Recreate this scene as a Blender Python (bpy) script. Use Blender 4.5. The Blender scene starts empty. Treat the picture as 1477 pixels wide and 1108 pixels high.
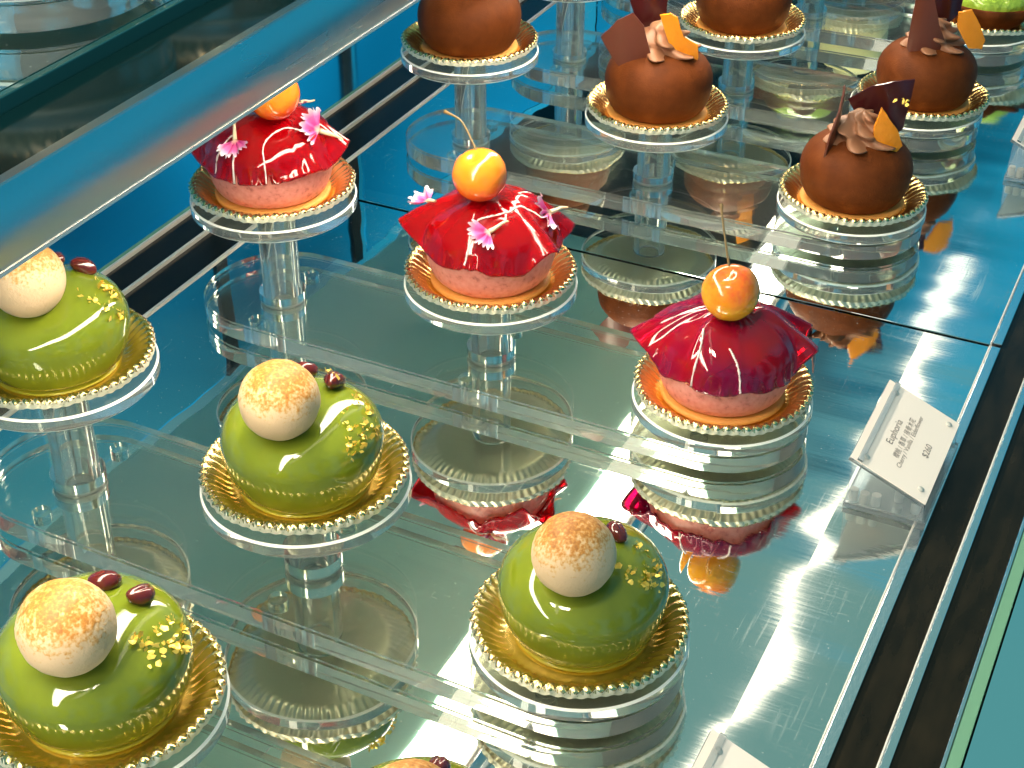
import bpy, bmesh, math, random
from mathutils import Vector, Matrix, noise
random.seed(7)
S = 0.04                      # one modelling unit = 4 cm (radius of a cake stand's disc)
PI = math.pi
sc = bpy.context.scene
COL = sc.collection

# ------------------------------------------------------------------ camera
cd = bpy.data.cameras.new('camera'); cam = bpy.data.objects.new('camera', cd); COL.objects.link(cam)
cr = Vector((0.90131191, 0.43316752, 0.00165513)); cu = Vector((-0.24146656, 0.49925121, 0.83213108))
cf = Vector((-0.35962583, 0.75040931, -0.55457653))
cam.matrix_world = Matrix.Translation(Vector((9.9452, -14.0713, 10.205)) * S) @ Matrix((cr, cu, -cf)).transposed().to_4x4()
cd.lens = 36 * 2266.9 / 1477; cd.sensor_width = 36
cd.clip_start = 0.01; cd.clip_end = 200
sc.camera = cam

# ------------------------------------------------------------------ room light (world)
w = bpy.data.worlds.new('World'); sc.world = w; w.use_nodes = True
nt = w.node_tree; N = nt.nodes; L = nt.links; N.clear()
out = N.new('ShaderNodeOutputWorld'); bg = N.new('ShaderNodeBackground'); tc = N.new('ShaderNodeTexCoord')
mp = N.new('ShaderNodeMapping'); mp.inputs['Scale'].default_value = (3.2, 3.2, .9)
br = N.new('ShaderNodeTexNoise'); br.inputs['Scale'].default_value = 1.6; br.inputs['Detail'].default_value = 1.5
rp = N.new('ShaderNodeValToRGB')
e = rp.color_ramp.elements
e[0].position = .38; e[0].color = (.002, .045, .08, 1)
e[1].position = .62; e[1].color = (.014, .25, .40, 1)
m = e.new(.48); m.color = (.008, .16, .25, 1)
sx = N.new('ShaderNodeSeparateXYZ')
up = N.new('ShaderNodeMapRange'); up.inputs['From Min'].default_value = .46; up.inputs['From Max'].default_value = .66
up.interpolation_type = 'SMOOTHSTEP'
mx = N.new('ShaderNodeMixRGB'); mx.inputs['Color2'].default_value = (.10, .21, .20, 1)
L.new(tc.outputs['Generated'], mp.inputs['Vector']); L.new(mp.outputs[0], br.inputs['Vector'])
L.new(br.outputs['Fac'], rp.inputs[0]); L.new(tc.outputs['Generated'], sx.inputs[0]); L.new(sx.outputs['Z'], up.inputs['Value'])
L.new(up.outputs[0], mx.inputs['Fac']); L.new(rp.outputs[0], mx.inputs['Color1'])
L.new(mx.outputs[0], bg.inputs['Color']); bg.inputs['Strength'].default_value = 1.12
L.new(bg.outputs[0], out.inputs['Surface'])
LED_SHELF, LED_TOP = 23.0, 1.3
la = bpy.data.lights.new('added_fill_lamp', 'AREA'); la.shape = 'RECTANGLE'; la.size = 7 * S; la.size_y = 3 * S; la.energy = 6.5; la.color = (1, .86, .66)  # unseen warm fill lamp, added to brighten the cakes
lo = bpy.data.objects.new('added_fill_lamp', la); COL.objects.link(lo); lo.location = Vector((4, -17, 25)) * S
lo.rotation_euler = (Vector((3, 0, 1)) - Vector((4, -17, 25))).to_track_quat('-Z', 'Y').to_euler()
sc.view_settings.view_transform = 'Standard'; sc.view_settings.look = 'None'
sc.view_settings.exposure = 0.52; sc.view_settings.gamma = 1.0
cy = sc.cycles
cy.max_bounces = 22; cy.transmission_bounces = 20; cy.glossy_bounces = 12; cy.diffuse_bounces = 3
cy.transparent_max_bounces = 16; cy.caustics_reflective = True; cy.caustics_refractive = True
cy.blur_glossy = 0.6; cy.sample_clamp_indirect = 6; cy.use_denoising = True

# ------------------------------------------------------------------ materials
def mat(name, col=(.8, .8, .8), rough=.5, metal=0, **kw):
    m = bpy.data.materials.new(name); m.use_nodes = True
    b = m.node_tree.nodes['Principled BSDF']
    b.inputs['Base Color'].default_value = (*col, 1); b.inputs['Roughness'].default_value = rough
    b.inputs['Metallic'].default_value = metal
    for k, v in kw.items():
        b.inputs[k.replace('_', ' ')].default_value = v
    return m
def nodes(m): return m.node_tree.nodes, m.node_tree.links, m.node_tree.nodes['Principled BSDF']
def tex(m, scale, detail=3, stretch=(1, 1, 1), kind='ShaderNodeTexNoise', obj=True):
    n, l, b = nodes(m)
    t = n.new('ShaderNodeTexCoord'); mpn = n.new('ShaderNodeMapping'); k = 1 / S
    mpn.inputs['Scale'].default_value = tuple(k * s for s in stretch)
    x = n.new(kind); x.inputs['Scale'].default_value = scale
    if 'Detail' in x.inputs: x.inputs['Detail'].default_value = detail
    l.new(t.outputs['Object'], mpn.inputs[0]); l.new(mpn.outputs[0], x.inputs['Vector'])
    return x
def ramp(m, fac, stops):
    n, l, b = nodes(m); r = n.new('ShaderNodeValToRGB'); el = r.color_ramp.elements
    while len(el) < len(stops): el.new(.5)
    for q, (p, c) in zip(el, stops): q.position = p; q.color = (*c, 1)
    l.new(fac, r.inputs[0]); return r
def bump(m, h, strength, dist):
    n, l, b = nodes(m); bu = n.new('ShaderNodeBump'); bu.inputs['Strength'].default_value = strength
    bu.inputs['Distance'].default_value = dist * S; l.new(h, bu.inputs['Height'])
    l.new(bu.outputs[0], b.inputs['Normal']); return bu
def value(m, fac, lo, hi, a=0, bb=1):
    n, l, b = nodes(m); r = n.new('ShaderNodeMapRange'); r.inputs['From Min'].default_value = a
    r.inputs['From Max'].default_value = bb; r.inputs['To Min'].default_value = lo; r.inputs['To Max'].default_value = hi
    l.new(fac, r.inputs['Value']); return r.outputs[0]

M = {}
M['acrylic'] = mat('clear_acrylic', (.97, .98, .94), 0.0, IOR=1.49, Transmission_Weight=.985)
a = tex(M['acrylic'], 1.2, 1); bump(M['acrylic'], a.outputs['Fac'], .03, .05)
M['edge_gleam'] = mat('acrylic_painted_edge_gleam', (.97, .96, .90), .3, IOR=1.49, Transmission_Weight=.05)  # near-opaque white, painted stand-in for light gleaming along the acrylic edges
M['acrylic_side'] = mat('acrylic_cut_side', (.97, .98, .92), .02, IOR=1.49, Transmission_Weight=.88)
M['acrylic_post'] = mat('acrylic_post', (.98, .98, .93), .0, IOR=1.49, Transmission_Weight=.92)
M['acrylic_frost'] = mat('acrylic_frosted_joint', (.95, .96, .90), .25, IOR=1.49, Transmission_Weight=.7)

def mirror(name, col, wavy):
    m = mat(name, col, .02, 1.0)
    n, l, b = nodes(m)
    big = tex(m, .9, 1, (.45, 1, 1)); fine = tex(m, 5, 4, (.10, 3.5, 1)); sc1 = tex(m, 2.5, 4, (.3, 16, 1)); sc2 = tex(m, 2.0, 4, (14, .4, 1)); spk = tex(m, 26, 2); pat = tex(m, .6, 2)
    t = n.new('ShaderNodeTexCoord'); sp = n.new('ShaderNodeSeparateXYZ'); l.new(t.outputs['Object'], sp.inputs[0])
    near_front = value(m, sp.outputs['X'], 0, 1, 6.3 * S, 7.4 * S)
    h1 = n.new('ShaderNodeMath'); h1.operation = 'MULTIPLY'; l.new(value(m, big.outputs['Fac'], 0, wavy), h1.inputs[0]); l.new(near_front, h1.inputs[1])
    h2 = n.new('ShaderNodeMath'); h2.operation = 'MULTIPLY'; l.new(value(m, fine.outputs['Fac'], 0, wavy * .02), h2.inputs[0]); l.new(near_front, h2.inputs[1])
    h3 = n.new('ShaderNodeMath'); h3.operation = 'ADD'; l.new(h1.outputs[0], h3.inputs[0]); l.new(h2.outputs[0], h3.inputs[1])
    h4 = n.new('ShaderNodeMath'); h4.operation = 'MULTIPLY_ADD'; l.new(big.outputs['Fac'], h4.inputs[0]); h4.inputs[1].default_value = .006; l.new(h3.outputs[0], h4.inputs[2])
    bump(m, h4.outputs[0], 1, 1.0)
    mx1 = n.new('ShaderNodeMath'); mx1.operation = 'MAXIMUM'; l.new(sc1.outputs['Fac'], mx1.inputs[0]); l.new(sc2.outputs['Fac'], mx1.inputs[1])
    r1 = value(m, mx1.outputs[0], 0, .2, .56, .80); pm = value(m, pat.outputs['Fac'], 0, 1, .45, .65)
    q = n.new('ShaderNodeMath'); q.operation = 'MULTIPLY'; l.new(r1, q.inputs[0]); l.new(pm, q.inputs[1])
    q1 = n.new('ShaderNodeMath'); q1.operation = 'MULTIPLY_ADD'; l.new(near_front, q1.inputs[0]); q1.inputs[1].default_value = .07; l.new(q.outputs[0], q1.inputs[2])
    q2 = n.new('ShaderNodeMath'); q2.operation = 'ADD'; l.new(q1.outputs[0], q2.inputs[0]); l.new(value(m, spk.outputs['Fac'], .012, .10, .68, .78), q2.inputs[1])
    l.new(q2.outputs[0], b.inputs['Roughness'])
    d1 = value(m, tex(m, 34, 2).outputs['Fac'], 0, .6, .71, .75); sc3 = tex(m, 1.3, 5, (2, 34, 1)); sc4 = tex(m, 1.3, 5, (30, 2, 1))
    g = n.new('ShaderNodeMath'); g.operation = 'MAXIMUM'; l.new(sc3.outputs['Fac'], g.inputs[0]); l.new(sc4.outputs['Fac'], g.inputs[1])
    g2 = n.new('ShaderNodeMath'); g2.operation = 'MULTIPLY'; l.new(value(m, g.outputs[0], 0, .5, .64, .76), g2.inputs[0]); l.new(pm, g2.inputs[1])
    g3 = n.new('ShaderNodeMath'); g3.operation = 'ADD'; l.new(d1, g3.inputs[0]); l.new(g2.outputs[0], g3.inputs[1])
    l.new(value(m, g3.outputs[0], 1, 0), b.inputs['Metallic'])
    return m
M['mirror'] = mirror('mirror_steel_tray', (.84, .87, .82), .05)
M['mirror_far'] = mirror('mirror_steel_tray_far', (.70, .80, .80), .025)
M['ledge'] = mat('glossy_ledge', (.50, .88, .95), .10, 1.0)
b_ = tex(M['ledge'], .7, 1); bump(M['ledge'], b_.outputs['Fac'], .04, .05)
M['black'] = mat('black_vent', (.010, .009, .006), .2, 0, Specular_IOR_Level=.18)
M['dark_teal'] = mat('dark_teal_glass', (.003, .018, .018), .10, 0, Specular_IOR_Level=.35)
M['white_trim'] = mat('pale_metal_trim', (.82, .76, .70), .35, .3)
b_ = tex(M['black'], 6, 4, (1, .25, 1)); n_, l_, p_ = nodes(M['black'])
l_.new(ramp(M['black'], b_.outputs['Fac'], [(.3, (.006, .006, .004)), (.7, (.018, .014, .008))]).outputs[0], p_.inputs['Base Color'])
M['chrome'] = mat('chrome_strip', (.86, .88, .90), .16, 1.0)
b_ = tex(M['chrome'], 22, 3); bump(M['chrome'], b_.outputs['Fac'], .08, .02)
M['green_edge'] = mat('green_glass_edge', (.16, .34, .22), .08, 0, Coat_Weight=.6)
M['teal_edge'] = mat('teal_glass_edge', (.02, .10, .10), .06, 0, Coat_Weight=.8)
M['steel'] = mat('brushed_steel', (.58, .60, .60), .24, 1.0)
b_ = tex(M['steel'], 1.2, 3, (1, .15, 2))
n_, l_, p_ = nodes(M['steel']); l_.new(value(M['steel'], b_.outputs['Fac'],   .24, .32), p_.inputs['Roughness'])
M['shelf_under'] = mat('shelf_underside', (.38, .66, .60), .5)
M['dark'] = mat('dark_cabinet', (.02, .022, .024), .6)
M['frame'] = mat('dark_frame', (.03, .035, .04), .4, .6)
M['glass'] = mat('door_glass', (.34, .80, .95), .0, IOR=1.1, Transmission_Weight=1.0)
def emit(name, col, st):
    m = mat(name, (.8, .8, .8)); n, l, b = nodes(m)
    b.inputs['Emission Color'].default_value = (*col, 1); b.inputs['Emission Strength'].default_value = st; return m
M['led'] = emit('shelf_light', (1, .88, .68), LED_SHELF)
M['led_top'] = emit('canopy_light', (1, .89, .72), LED_TOP)

M['gold'] = mat('gold_foil', (.97, .74, .33), .27, 1.0)
b_ = tex(M['gold'], 5, 3); bump(M['gold'], b_.outputs['Fac'], .25, .05)
M['silver'] = mat('silver_foil', (.86, .80, .62), .38, .55)
M['leaf'] = mat('gold_leaf', (1.0, .70, .13), .4, .65)

M['matcha'] = mat('matcha_glaze', (.24, .345, .020), .035, Coat_Weight=.5, Coat_Roughness=.02, Subsurface_Weight=.12)
b_ = tex(M['matcha'], 1.4, 2); bump(M['matcha'], b_.outputs['Fac'], .25, .12)
n_, l_, p_ = nodes(M['matcha']); c_ = tex(M['matcha'], 2.0, 5)
l_.new(ramp(M['matcha'], c_.outputs['Fac'], [(.3, (.130, .170, .010)), (.7, (.180, .222, .015))]).outputs[0], p_.inputs['Base Color'])
p_.inputs['Subsurface Radius'].default_value = (.004, .006, .001)
M['pool'] = mat('glaze_pool', (.42, .40, .03), .05, Transmission_Weight=.3, IOR=1.4)

M['cream_ball'] = mat('cream_ball', (.84, .68, .46), .55, Subsurface_Weight=.15)
n_, l_, p_ = nodes(M['cream_ball']); p_.inputs['Subsurface Radius'].default_value = (.004, .003, .002)
tcn = n_.new('ShaderNodeTexCoord'); sp_ = n_.new('ShaderNodeSeparateXYZ'); l_.new(tcn.outputs['Object'], sp_.inputs[0])
f1 = tex(M['cream_ball'], 11, 5); f2 = tex(M['cream_ball'], 34, 3)
hh = value(M['cream_ball'], sp_.outputs['Z'], -1.05, .50, -.16 * S, .36 * S)
ad = n_.new('ShaderNodeMath'); ad.operation = 'ADD'; l_.new(hh, ad.inputs[0]); l_.new(value(M['cream_ball'], f1.outputs['Fac'], 0, .55, .25, .75), ad.inputs[1])
ad2 = n_.new('ShaderNodeMath'); ad2.operation = 'ADD'; l_.new(ad.outputs[0], ad2.inputs[0]); l_.new(value(M['cream_ball'], f2.outputs['Fac'], -.3, .4, .3, .7), ad2.inputs[1])
rr = ramp(M['cream_ball'], ad2.outputs[0], [(.10, (.66, .47, .29)), (.34, (.60, .36, .15)), (.60, (.50, .21, .035)), (.95, (.33, .12, .02))])
l_.new(rr.outputs[0], p_.inputs['Base Color'])
bump(M['cream_ball'], ad2.outputs[0], .25, .02)
M['bean'] = mat('red_bean', (.10, .012, .010), .12, Coat_Weight=.6)
b_ = tex(M['bean'], 7, 3, (1, 1, 1)); bump(M['bean'], b_.outputs['Fac'], .4, .03)

M['pink'] = mat('pink_mousse', (.74, .25, .21), .42, Subsurface_Weight=.2)
n_, l_, p_ = nodes(M['pink']); c_ = tex(M['pink'], 16, 4)
l_.new(ramp(M['pink'], c_.outputs['Fac'], [(.28, (.50, .13, .11)), (.42, (.72, .25, .21)), (.7, (.80, .33, .28))]).outputs[0], p_.inputs['Base Color'])
p_.inputs['Subsurface Radius'].default_value = (.006, .003, .002)
M['jelly'] = mat('cherry_glaze', (.56, .001, .006), .045, Transmission_Weight=.6, IOR=1.42, Coat_Weight=.4, Coat_Roughness=.02)
n_, l_, p_ = nodes(M['jelly']); c_ = tex(M['jelly'], 1.3, 1); bump(M['jelly'], c_.outputs['Fac'], .15, .16)
M['jelly_dark'] = mat('dark_cherry_glaze', (.36, .001, .035), .04, Transmission_Weight=.5, IOR=1.42, Coat_Weight=.5, Coat_Roughness=.02)
c_ = tex(M['jelly_dark'], 1.3, 1); bump(M['jelly_dark'], c_.outputs['Fac'], .15, .16); n_, l_, p_ = nodes(M['jelly_dark']); c_ = tex(M['jelly_dark'], 1.6, 2)
l_.new(ramp(M['jelly_dark'], c_.outputs['Fac'], [(.35, (.55, .002, .008)), (.6, (.30, .001, .05))]).outputs[0], p_.inputs['Base Color'])
M['glare'] = mat('painted_glare_line', (.86, .72, .68), .35)  # pale tubes standing in for lamp glare on the glaze ridges
def fruit(name, c1, c2, c3, lo=.56, hs=.85):
    m = mat(name, c1, .18, Coat_Weight=.5, Coat_Roughness=.08, Subsurface_Weight=.04); n, l, b = nodes(m)
    b.inputs['Subsurface Radius'].default_value = (.006, .003, .001)
    t = n.new('ShaderNodeTexCoord'); s = n.new('ShaderNodeSeparateXYZ'); l.new(t.outputs['Object'], s.inputs[0])
    x = tex(m, 2.2, 3); x2 = tex(m, 22, 3)
    h = value(m, s.outputs['Z'], 0, hs, -.3 * S, .3 * S)
    q = n.new('ShaderNodeMath'); q.operation = 'MULTIPLY_ADD'; l.new(x.outputs['Fac'], q.inputs[0]); q.inputs[1].default_value = .55; l.new(h, q.inputs[2])
    q2 = n.new('ShaderNodeMath'); q2.operation = 'MULTIPLY_ADD'; l.new(x2.outputs['Fac'], q2.inputs[0]); q2.inputs[1].default_value = .18; l.new(q.outputs[0], q2.inputs[2])
    l.new(ramp(m, q2.outputs[0], [(lo, c1), (lo + .19, c2), (lo + .34, c3)]).outputs[0], b.inputs['Base Color']); return m
M['cherry_a'] = fruit('cherry_orange', (.72, .035, .010), (.88, .13, .010), (.91, .24, .013))
M['cherry_b'] = fruit('cherry_yellow', (.84, .38, .015), (.86, .22, .012), (.78, .06, .02), .62, .55)
M['stem'] = mat('cherry_stem', (.16, .10, .03), .5)
M['petal'] = mat('pink_petal', (.86, .16, .42), .5, Subsurface_Weight=.1)
n_, l_, p_ = nodes(M['petal']); at_ = n_.new('ShaderNodeAttribute'); at_.attribute_name = 'rad'
l_.new(ramp(M['petal'], at_.outputs['Fac'], [(.0, (.80, .62, .40)), (.3, (.62, .03, .22)), (.66, (.86, .16, .45)), (.95, (.92, .74, .82))]).outputs[0], p_.inputs['Base Color'])

M['choc'] = mat('cocoa_velvet', (.11, .027, .005), .6, Specular_IOR_Level=.12)
n_, l_, p_ = nodes(M['choc']); c_ = tex(M['choc'], 40, 4); bump(M['choc'], c_.outputs['Fac'], .45, .014)
c2_ = tex(M['choc'], 4, 5)
l_.new(ramp(M['choc'], c2_.outputs['Fac'], [(.3, (.092, .021, .0035)), (.62, (.135, .033, .006)), (.8, (.19, .055, .012))]).outputs[0], p_.inputs['Base Color'])
M['shard'] = mat('chocolate_shard', (.13, .032, .016), .28)
c_ = tex(M['shard'], 10, 3, (1, 1, .2)); bump(M['shard'], c_.outputs['Fac'], .2, .02)
M['shard_dark'] = mat('dark_chocolate_shard', (.055, .009, .010), .14)
M['swirl'] = mat('chocolate_cream', (.30, .13, .065), .5, Subsurface_Weight=.1)
nodes(M['swirl'])[2].inputs['Subsurface Radius'].default_value = (.003, .002, .001)
M['orange'] = mat('orange_jelly', (.88, .30, .012), .22, Transmission_Weight=.15, Subsurface_Weight=.2)
c_ = tex(M['orange'], 8, 3); bump(M['orange'], c_.outputs['Fac'], .4, .05)
nodes(M['orange'])[2].inputs['Subsurface Radius'].default_value = (.008, .004, .001)
M['biscuit'] = mat('biscuit_base', (.62, .27, .06), .6)
c_ = tex(M['biscuit'], 20, 4); bump(M['biscuit'], c_.outputs['Fac'], .5, .03)
M['lime'] = mat('lime_glaze', (.33, .50, .05), .06, Coat_Weight=.4)
c_ = tex(M['lime'], 5, 3); bump(M['lime'], c_.outputs['Fac'], .6, .15)
M['pale'] = mat('pale_yellow_cream', (.82, .74, .36), .4)
M['card'] = mat('card_paper', (.94, .82, .74), .6)
M['ink'] = mat('printed_ink', (.19, .15, .14), .6)
M['peg'] = mat('white_peg', (.80, .78, .72), .35, Transmission_Weight=.3)
M['clear_tint'] = mat('sign_acrylic', (.93, .97, .99), .01, IOR=1.49, Transmission_Weight=.90)

# ------------------------------------------------------------------ building helpers
def link(name, me, parent=None):
    o = bpy.data.objects.new(name, me); COL.objects.link(o)
    if parent: o.parent = parent
    return o
def mesh(name, V, F, mats, smooth=True, mi=None):
    me = bpy.data.meshes.new(name); me.from_pydata([tuple(v) for v in V], [], F)
    for x in (mats if isinstance(mats, (list, tuple)) else [mats]): me.materials.append(x)
    me.polygons.foreach_set('use_smooth', [smooth] * len(me.polygons))
    if mi: me.polygons.foreach_set('material_index', mi)
    me.update(); return me
def from_bm(name, bm, m, smooth=False):
    bmesh.ops.recalc_face_normals(bm, faces=bm.faces)
    me = bpy.data.meshes.new(name); bm.to_mesh(me); bm.free(); me.materials.append(m)
    me.polygons.foreach_set('use_smooth', [smooth] * len(me.polygons)); return me
def box(name, x0, x1, y0, y1, z0, z1, m, bev=0):
    bm = bmesh.new(); bmesh.ops.create_cube(bm, size=1)
    for v in bm.verts:
        v.co = ((x0 + x1) / 2 + v.co.x * (x1 - x0), (y0 + y1) / 2 + v.co.y * (y1 - y0), (z0 + z1) / 2 + v.co.z * (z1 - z0))
    if bev: bmesh.ops.bevel(bm, geom=bm.edges[:] , offset=bev, segments=2, affect='EDGES', profile=.6)
    return from_bm(name, bm, m)
def lathe(name, prof, m, n=96, closed=False, smooth=True):
    """prof: (r,z) from bottom axis to top axis; r==0 makes a pole. closed: a ring profile"""
    V = []; F = []; rings = []
    for r, z in prof:
        if r < 1e-6: rings.append([len(V)]); V.append((0, 0, z))
        else:
            rings.append(list(range(len(V), len(V) + n)))
            V += [(r * math.cos(2 * PI * i / n), r * math.sin(2 * PI * i / n), z) for i in range(n)]
    pairs = list(zip(rings, rings[1:])) + ([(rings[-1], rings[0])] if closed else [])
    for A, B in pairs:
        for i in range(n):
            j = (i + 1) % n
            if len(A) == 1: F.append((A[0], B[j], B[i]))
            elif len(B) == 1: F.append((A[i], A[j], B[0]))
            else: F.append((A[i], A[j], B[j], B[i]))
    return mesh(name, V, F, m, smooth)
def auto(me, ang=35):
    """sharp edges by angle so that flat faces stay flat"""
    bm = bmesh.new(); bm.from_mesh(me)
    for e in bm.edges:
        if len(e.link_faces) == 2 and e.calc_face_angle(0) > math.radians(ang): e.smooth = False
    bm.to_mesh(me); bm.free(); return me
def tube(name, pts, rad, m, n=8, jitter=0):
    V = []; F = []; pts = [Vector(p) for p in pts]
    up = Vector((.13, .2, 1)).normalized()
    for k, p in enumerate(pts):
        t = (pts[min(k + 1, len(pts) - 1)] - pts[max(k - 1, 0)]).normalized()
        a = t.cross(up)
        if a.length < 1e-3: a = t.cross(Vector((1, 0, 0)))
        a.normalize(); b = t.cross(a)
        r = rad(k / (len(pts) - 1)) if callable(rad) else rad
        r *= 1 + jitter * (random.random() - .5)
        V += [p + (a * math.cos(2 * PI * i / n) + b * math.sin(2 * PI * i / n)) * r for i in range(n)]
    for k in range(len(pts) - 1):
        for i in range(n):
            j = (i + 1) % n; F.append((k * n + i, k * n + j, (k + 1) * n + j, (k + 1) * n + i))
    F.append(tuple(range(n))[::-1]); F.append(tuple(range((len(pts) - 1) * n, len(pts) * n)))
    return mesh(name, V, F, m)
def spline(P, n=24):
    P = [Vector(p) for p in P]; Q = [P[0]] + P + [P[-1]]; o = []
    seg = len(P) - 1
    for k in range(n + 1):
        u = k / n * seg; i = min(int(u), seg - 1); t = u - i
        a, b, c, d = Q[i], Q[i + 1], Q[i + 2], Q[i + 3]
        o.append(.5 * ((2 * b) + (c - a) * t + (2 * a - 5 * b + 4 * c - d) * t * t + (3 * b - a - 3 * c + d) * t ** 3))
    return o
def thing(name, label, cat, loc=(0, 0, 0), rz=0, group=None):
    o = bpy.data.objects.new(name, None); COL.objects.link(o); o.location = loc; o.rotation_euler = (0, 0, rz)
    o.empty_display_size = .01
    return tag(o, label, cat, group)
def tag(o, label, cat, group=None):
    o['label'] = label; o['category'] = cat
    if group: o['group'] = group
    return o
def struct(name, me):
    o = link(name, me); o['kind'] = 'structure'; return o
def at(o, loc, rot=(0, 0, 0)):
    o.location = loc; o.rotation_euler = rot; return o
def fn(v, s=1.0): return noise.noise(Vector(v) * s)

# ------------------------------------------------------------------ the case: floor, ledges, back wall
YS = 3.03; Y0, Y1 = -22, 34
struct('cabinet_floor', box('cabinet_floor', -5.2, 13, Y0, Y1, -.5, -.3, M['dark']))
struct('mirror_tray_floor', box('mirror_tray', -1.435, 8.20, Y0, YS - .03, -.12, 0, M['mirror'], .008))
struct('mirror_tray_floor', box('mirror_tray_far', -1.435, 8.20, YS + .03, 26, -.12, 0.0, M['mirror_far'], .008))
struct('back_ledge', box('back_ledge', -4.6, -2.72, Y0, Y1, -.1, .0, M['ledge']))
struct('front_ledge', box('front_ledge', 9.38, 12.5, Y0, Y1, -.1, .02, M['ledge']))
def rail(label, slots, strips, edge, m):
    t = thing('vent_rail', label, 'vent rail', ((slots[0][0] + slots[-1][1]) / 2, 0, -.3)); ox, oy, oz = t.location
    for x0, x1 in slots:
        link('black_panel', box('black_panel', x0 - ox, x1 - ox, Y0, Y1, .02, .27, M['black']), t)
    for x0, x1 in strips:
        for y0, y1 in ((Y0, YS - .04), (YS + .04, Y1)):
            link('chrome_strip', box('chrome_strip', x0 - ox, x1 - ox, y0, y1, .05, .325, m, .008), t)
            if x1 - x0 > .07: link('pale_lip', box('pale_lip', x0 - ox - .022, x0 - ox - .002, y0, y1, .05, .330, M['white_trim'], .004), t)
    link('green_edge', box('green_edge', edge[0] - ox, edge[1] - ox, Y0, Y1, .05, .31, M['green_edge'], .01), t)
rail('black slotted air vent with three bright strips along the back of the mirror floor',
     [(-2.59, -2.09), (-2.045, -1.485)], [(-2.64, -2.60), (-2.09, -2.045), (-1.485, -1.44)], (-2.72, -2.645), M['white_trim'])
rail('black slotted air vent with blue-tinged chrome strips along the front of the mirror floor',
     [(8.33, 8.73), (8.81, 9.20)], [(8.215, 8.33), (8.73, 8.81), (9.20, 9.235)], (9.24, 9.36), M['chrome'])
bw = thing('sliding_glass_door', 'dark framed glass sliding doors closing the back of the pastry case', 'glass door', (-4.75, 0, 0))
for y in (-20, -13.2, -6.4, .6, 5.0, 9.4, 14.2, 20, 27):
    link('door_frame', box('door_frame', -.06, .06, y - .16, y + .16, -.3, 5.2, M['frame'], .01), bw)
for y in (-16.6, -9.8, -2.9, 2.8, 7.2, 11.8, 17.1, 23.5):
    link('glass_pane', box('glass_pane', -.02, .02, y - 3.15 if abs(y + 9.8) < 7 or y < -15 else y - 2.0, y + 3.15 if abs(y + 9.8) < 7 or y < -15 else y + 2.0, -.2, 5.15, M['glass']), bw)
link('door_rail', box('door_rail', -.08, -.06, Y0, Y1, -.3, .04, M['frame']), bw)

# upper shelf
sh = thing('upper_shelf', 'steel fronted upper shelf with mirrored top crossing the upper left corner', 'display shelf', (0, 0, 5.25))
z = 5.25
link('underside_panel', box('underside_panel', -4.6, 2.40, Y0, 12.4, 0, .10, M['shelf_under']), sh)
link('underside_panel', box('underside_panel', -4.6, 2.40, 12.46, Y1, 0, .10, M['dark']), sh)
V = []; F = []; nb = 14
for yy in (Y0, Y1):
    for i in range(nb + 1):
        q = i / nb; V.append((3.30 - .012 + .045 * math.sin(PI * q) , yy, 5.275 - z + .555 * q))
    V += [(3.20, yy, 5.83 - z), (3.20, yy, 5.275 - z)]
nn_ = nb + 3
for i in range(nn_): F.append((i, (i + 1) % nn_, nn_ + (i + 1) % nn_, nn_ + i))
F += [tuple(range(nn_))[::-1], tuple(range(nn_, 2 * nn_))]
me_ = mesh('front_bar', V, F, M['steel']); bm = bmesh.new(); bm.from_mesh(me_); bmesh.ops.recalc_face_normals(bm, faces=bm.faces); bm.to_mesh(me_); bm.free()
link('front_bar', auto(me_, 40), sh)
link('front_edge_line', box('front_edge_line', 3.29, 3.318, Y0, Y1, 5.258 - z, 5.273 - z, M['white_trim'], .004), sh)  # thin pale strip standing in for the bar's bevel highlight
link('front_edge_line', box('front_edge_line', 3.29, 3.315, Y0, Y1, 5.833 - z, 5.85 - z, M['steel'], .004), sh)
link('vent_panel', box('vent_panel', 2.57, 3.195, Y0, Y1, 5.60 - z, 5.815 - z, M['dark_teal']), sh)
link('glass_edge', box('glass_edge', 2.49, 2.56, Y0, Y1, 5.55 - z, 5.93 - z, M['teal_edge'], .01), sh)
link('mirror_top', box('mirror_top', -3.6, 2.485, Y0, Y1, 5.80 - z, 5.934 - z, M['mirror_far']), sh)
def lamp(label, x0, x1, y0, y1, zz, m):
    t = thing('light_strip', label, 'light strip', ((x0 + x1) / 2, 0, zz)); ox = t.location[0]
    link('diffuser', box('diffuser', x0 - ox, x1 - ox, y0, y1, -.05, 0, m), t)
    link('housing', box('housing', x0 - ox - .02, x1 - ox + .02, y0, y1, .004, .2, M['steel']), t)
lamp('lit warm white light strip under the front edge of the upper shelf', 2.45, 3.18, -16, 15, 5.27, M['led'])
lamp('lit warm white light strip along the top front of the case', 4.1, 4.95, -16, 26, 11.0, M['led_top'])

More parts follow.
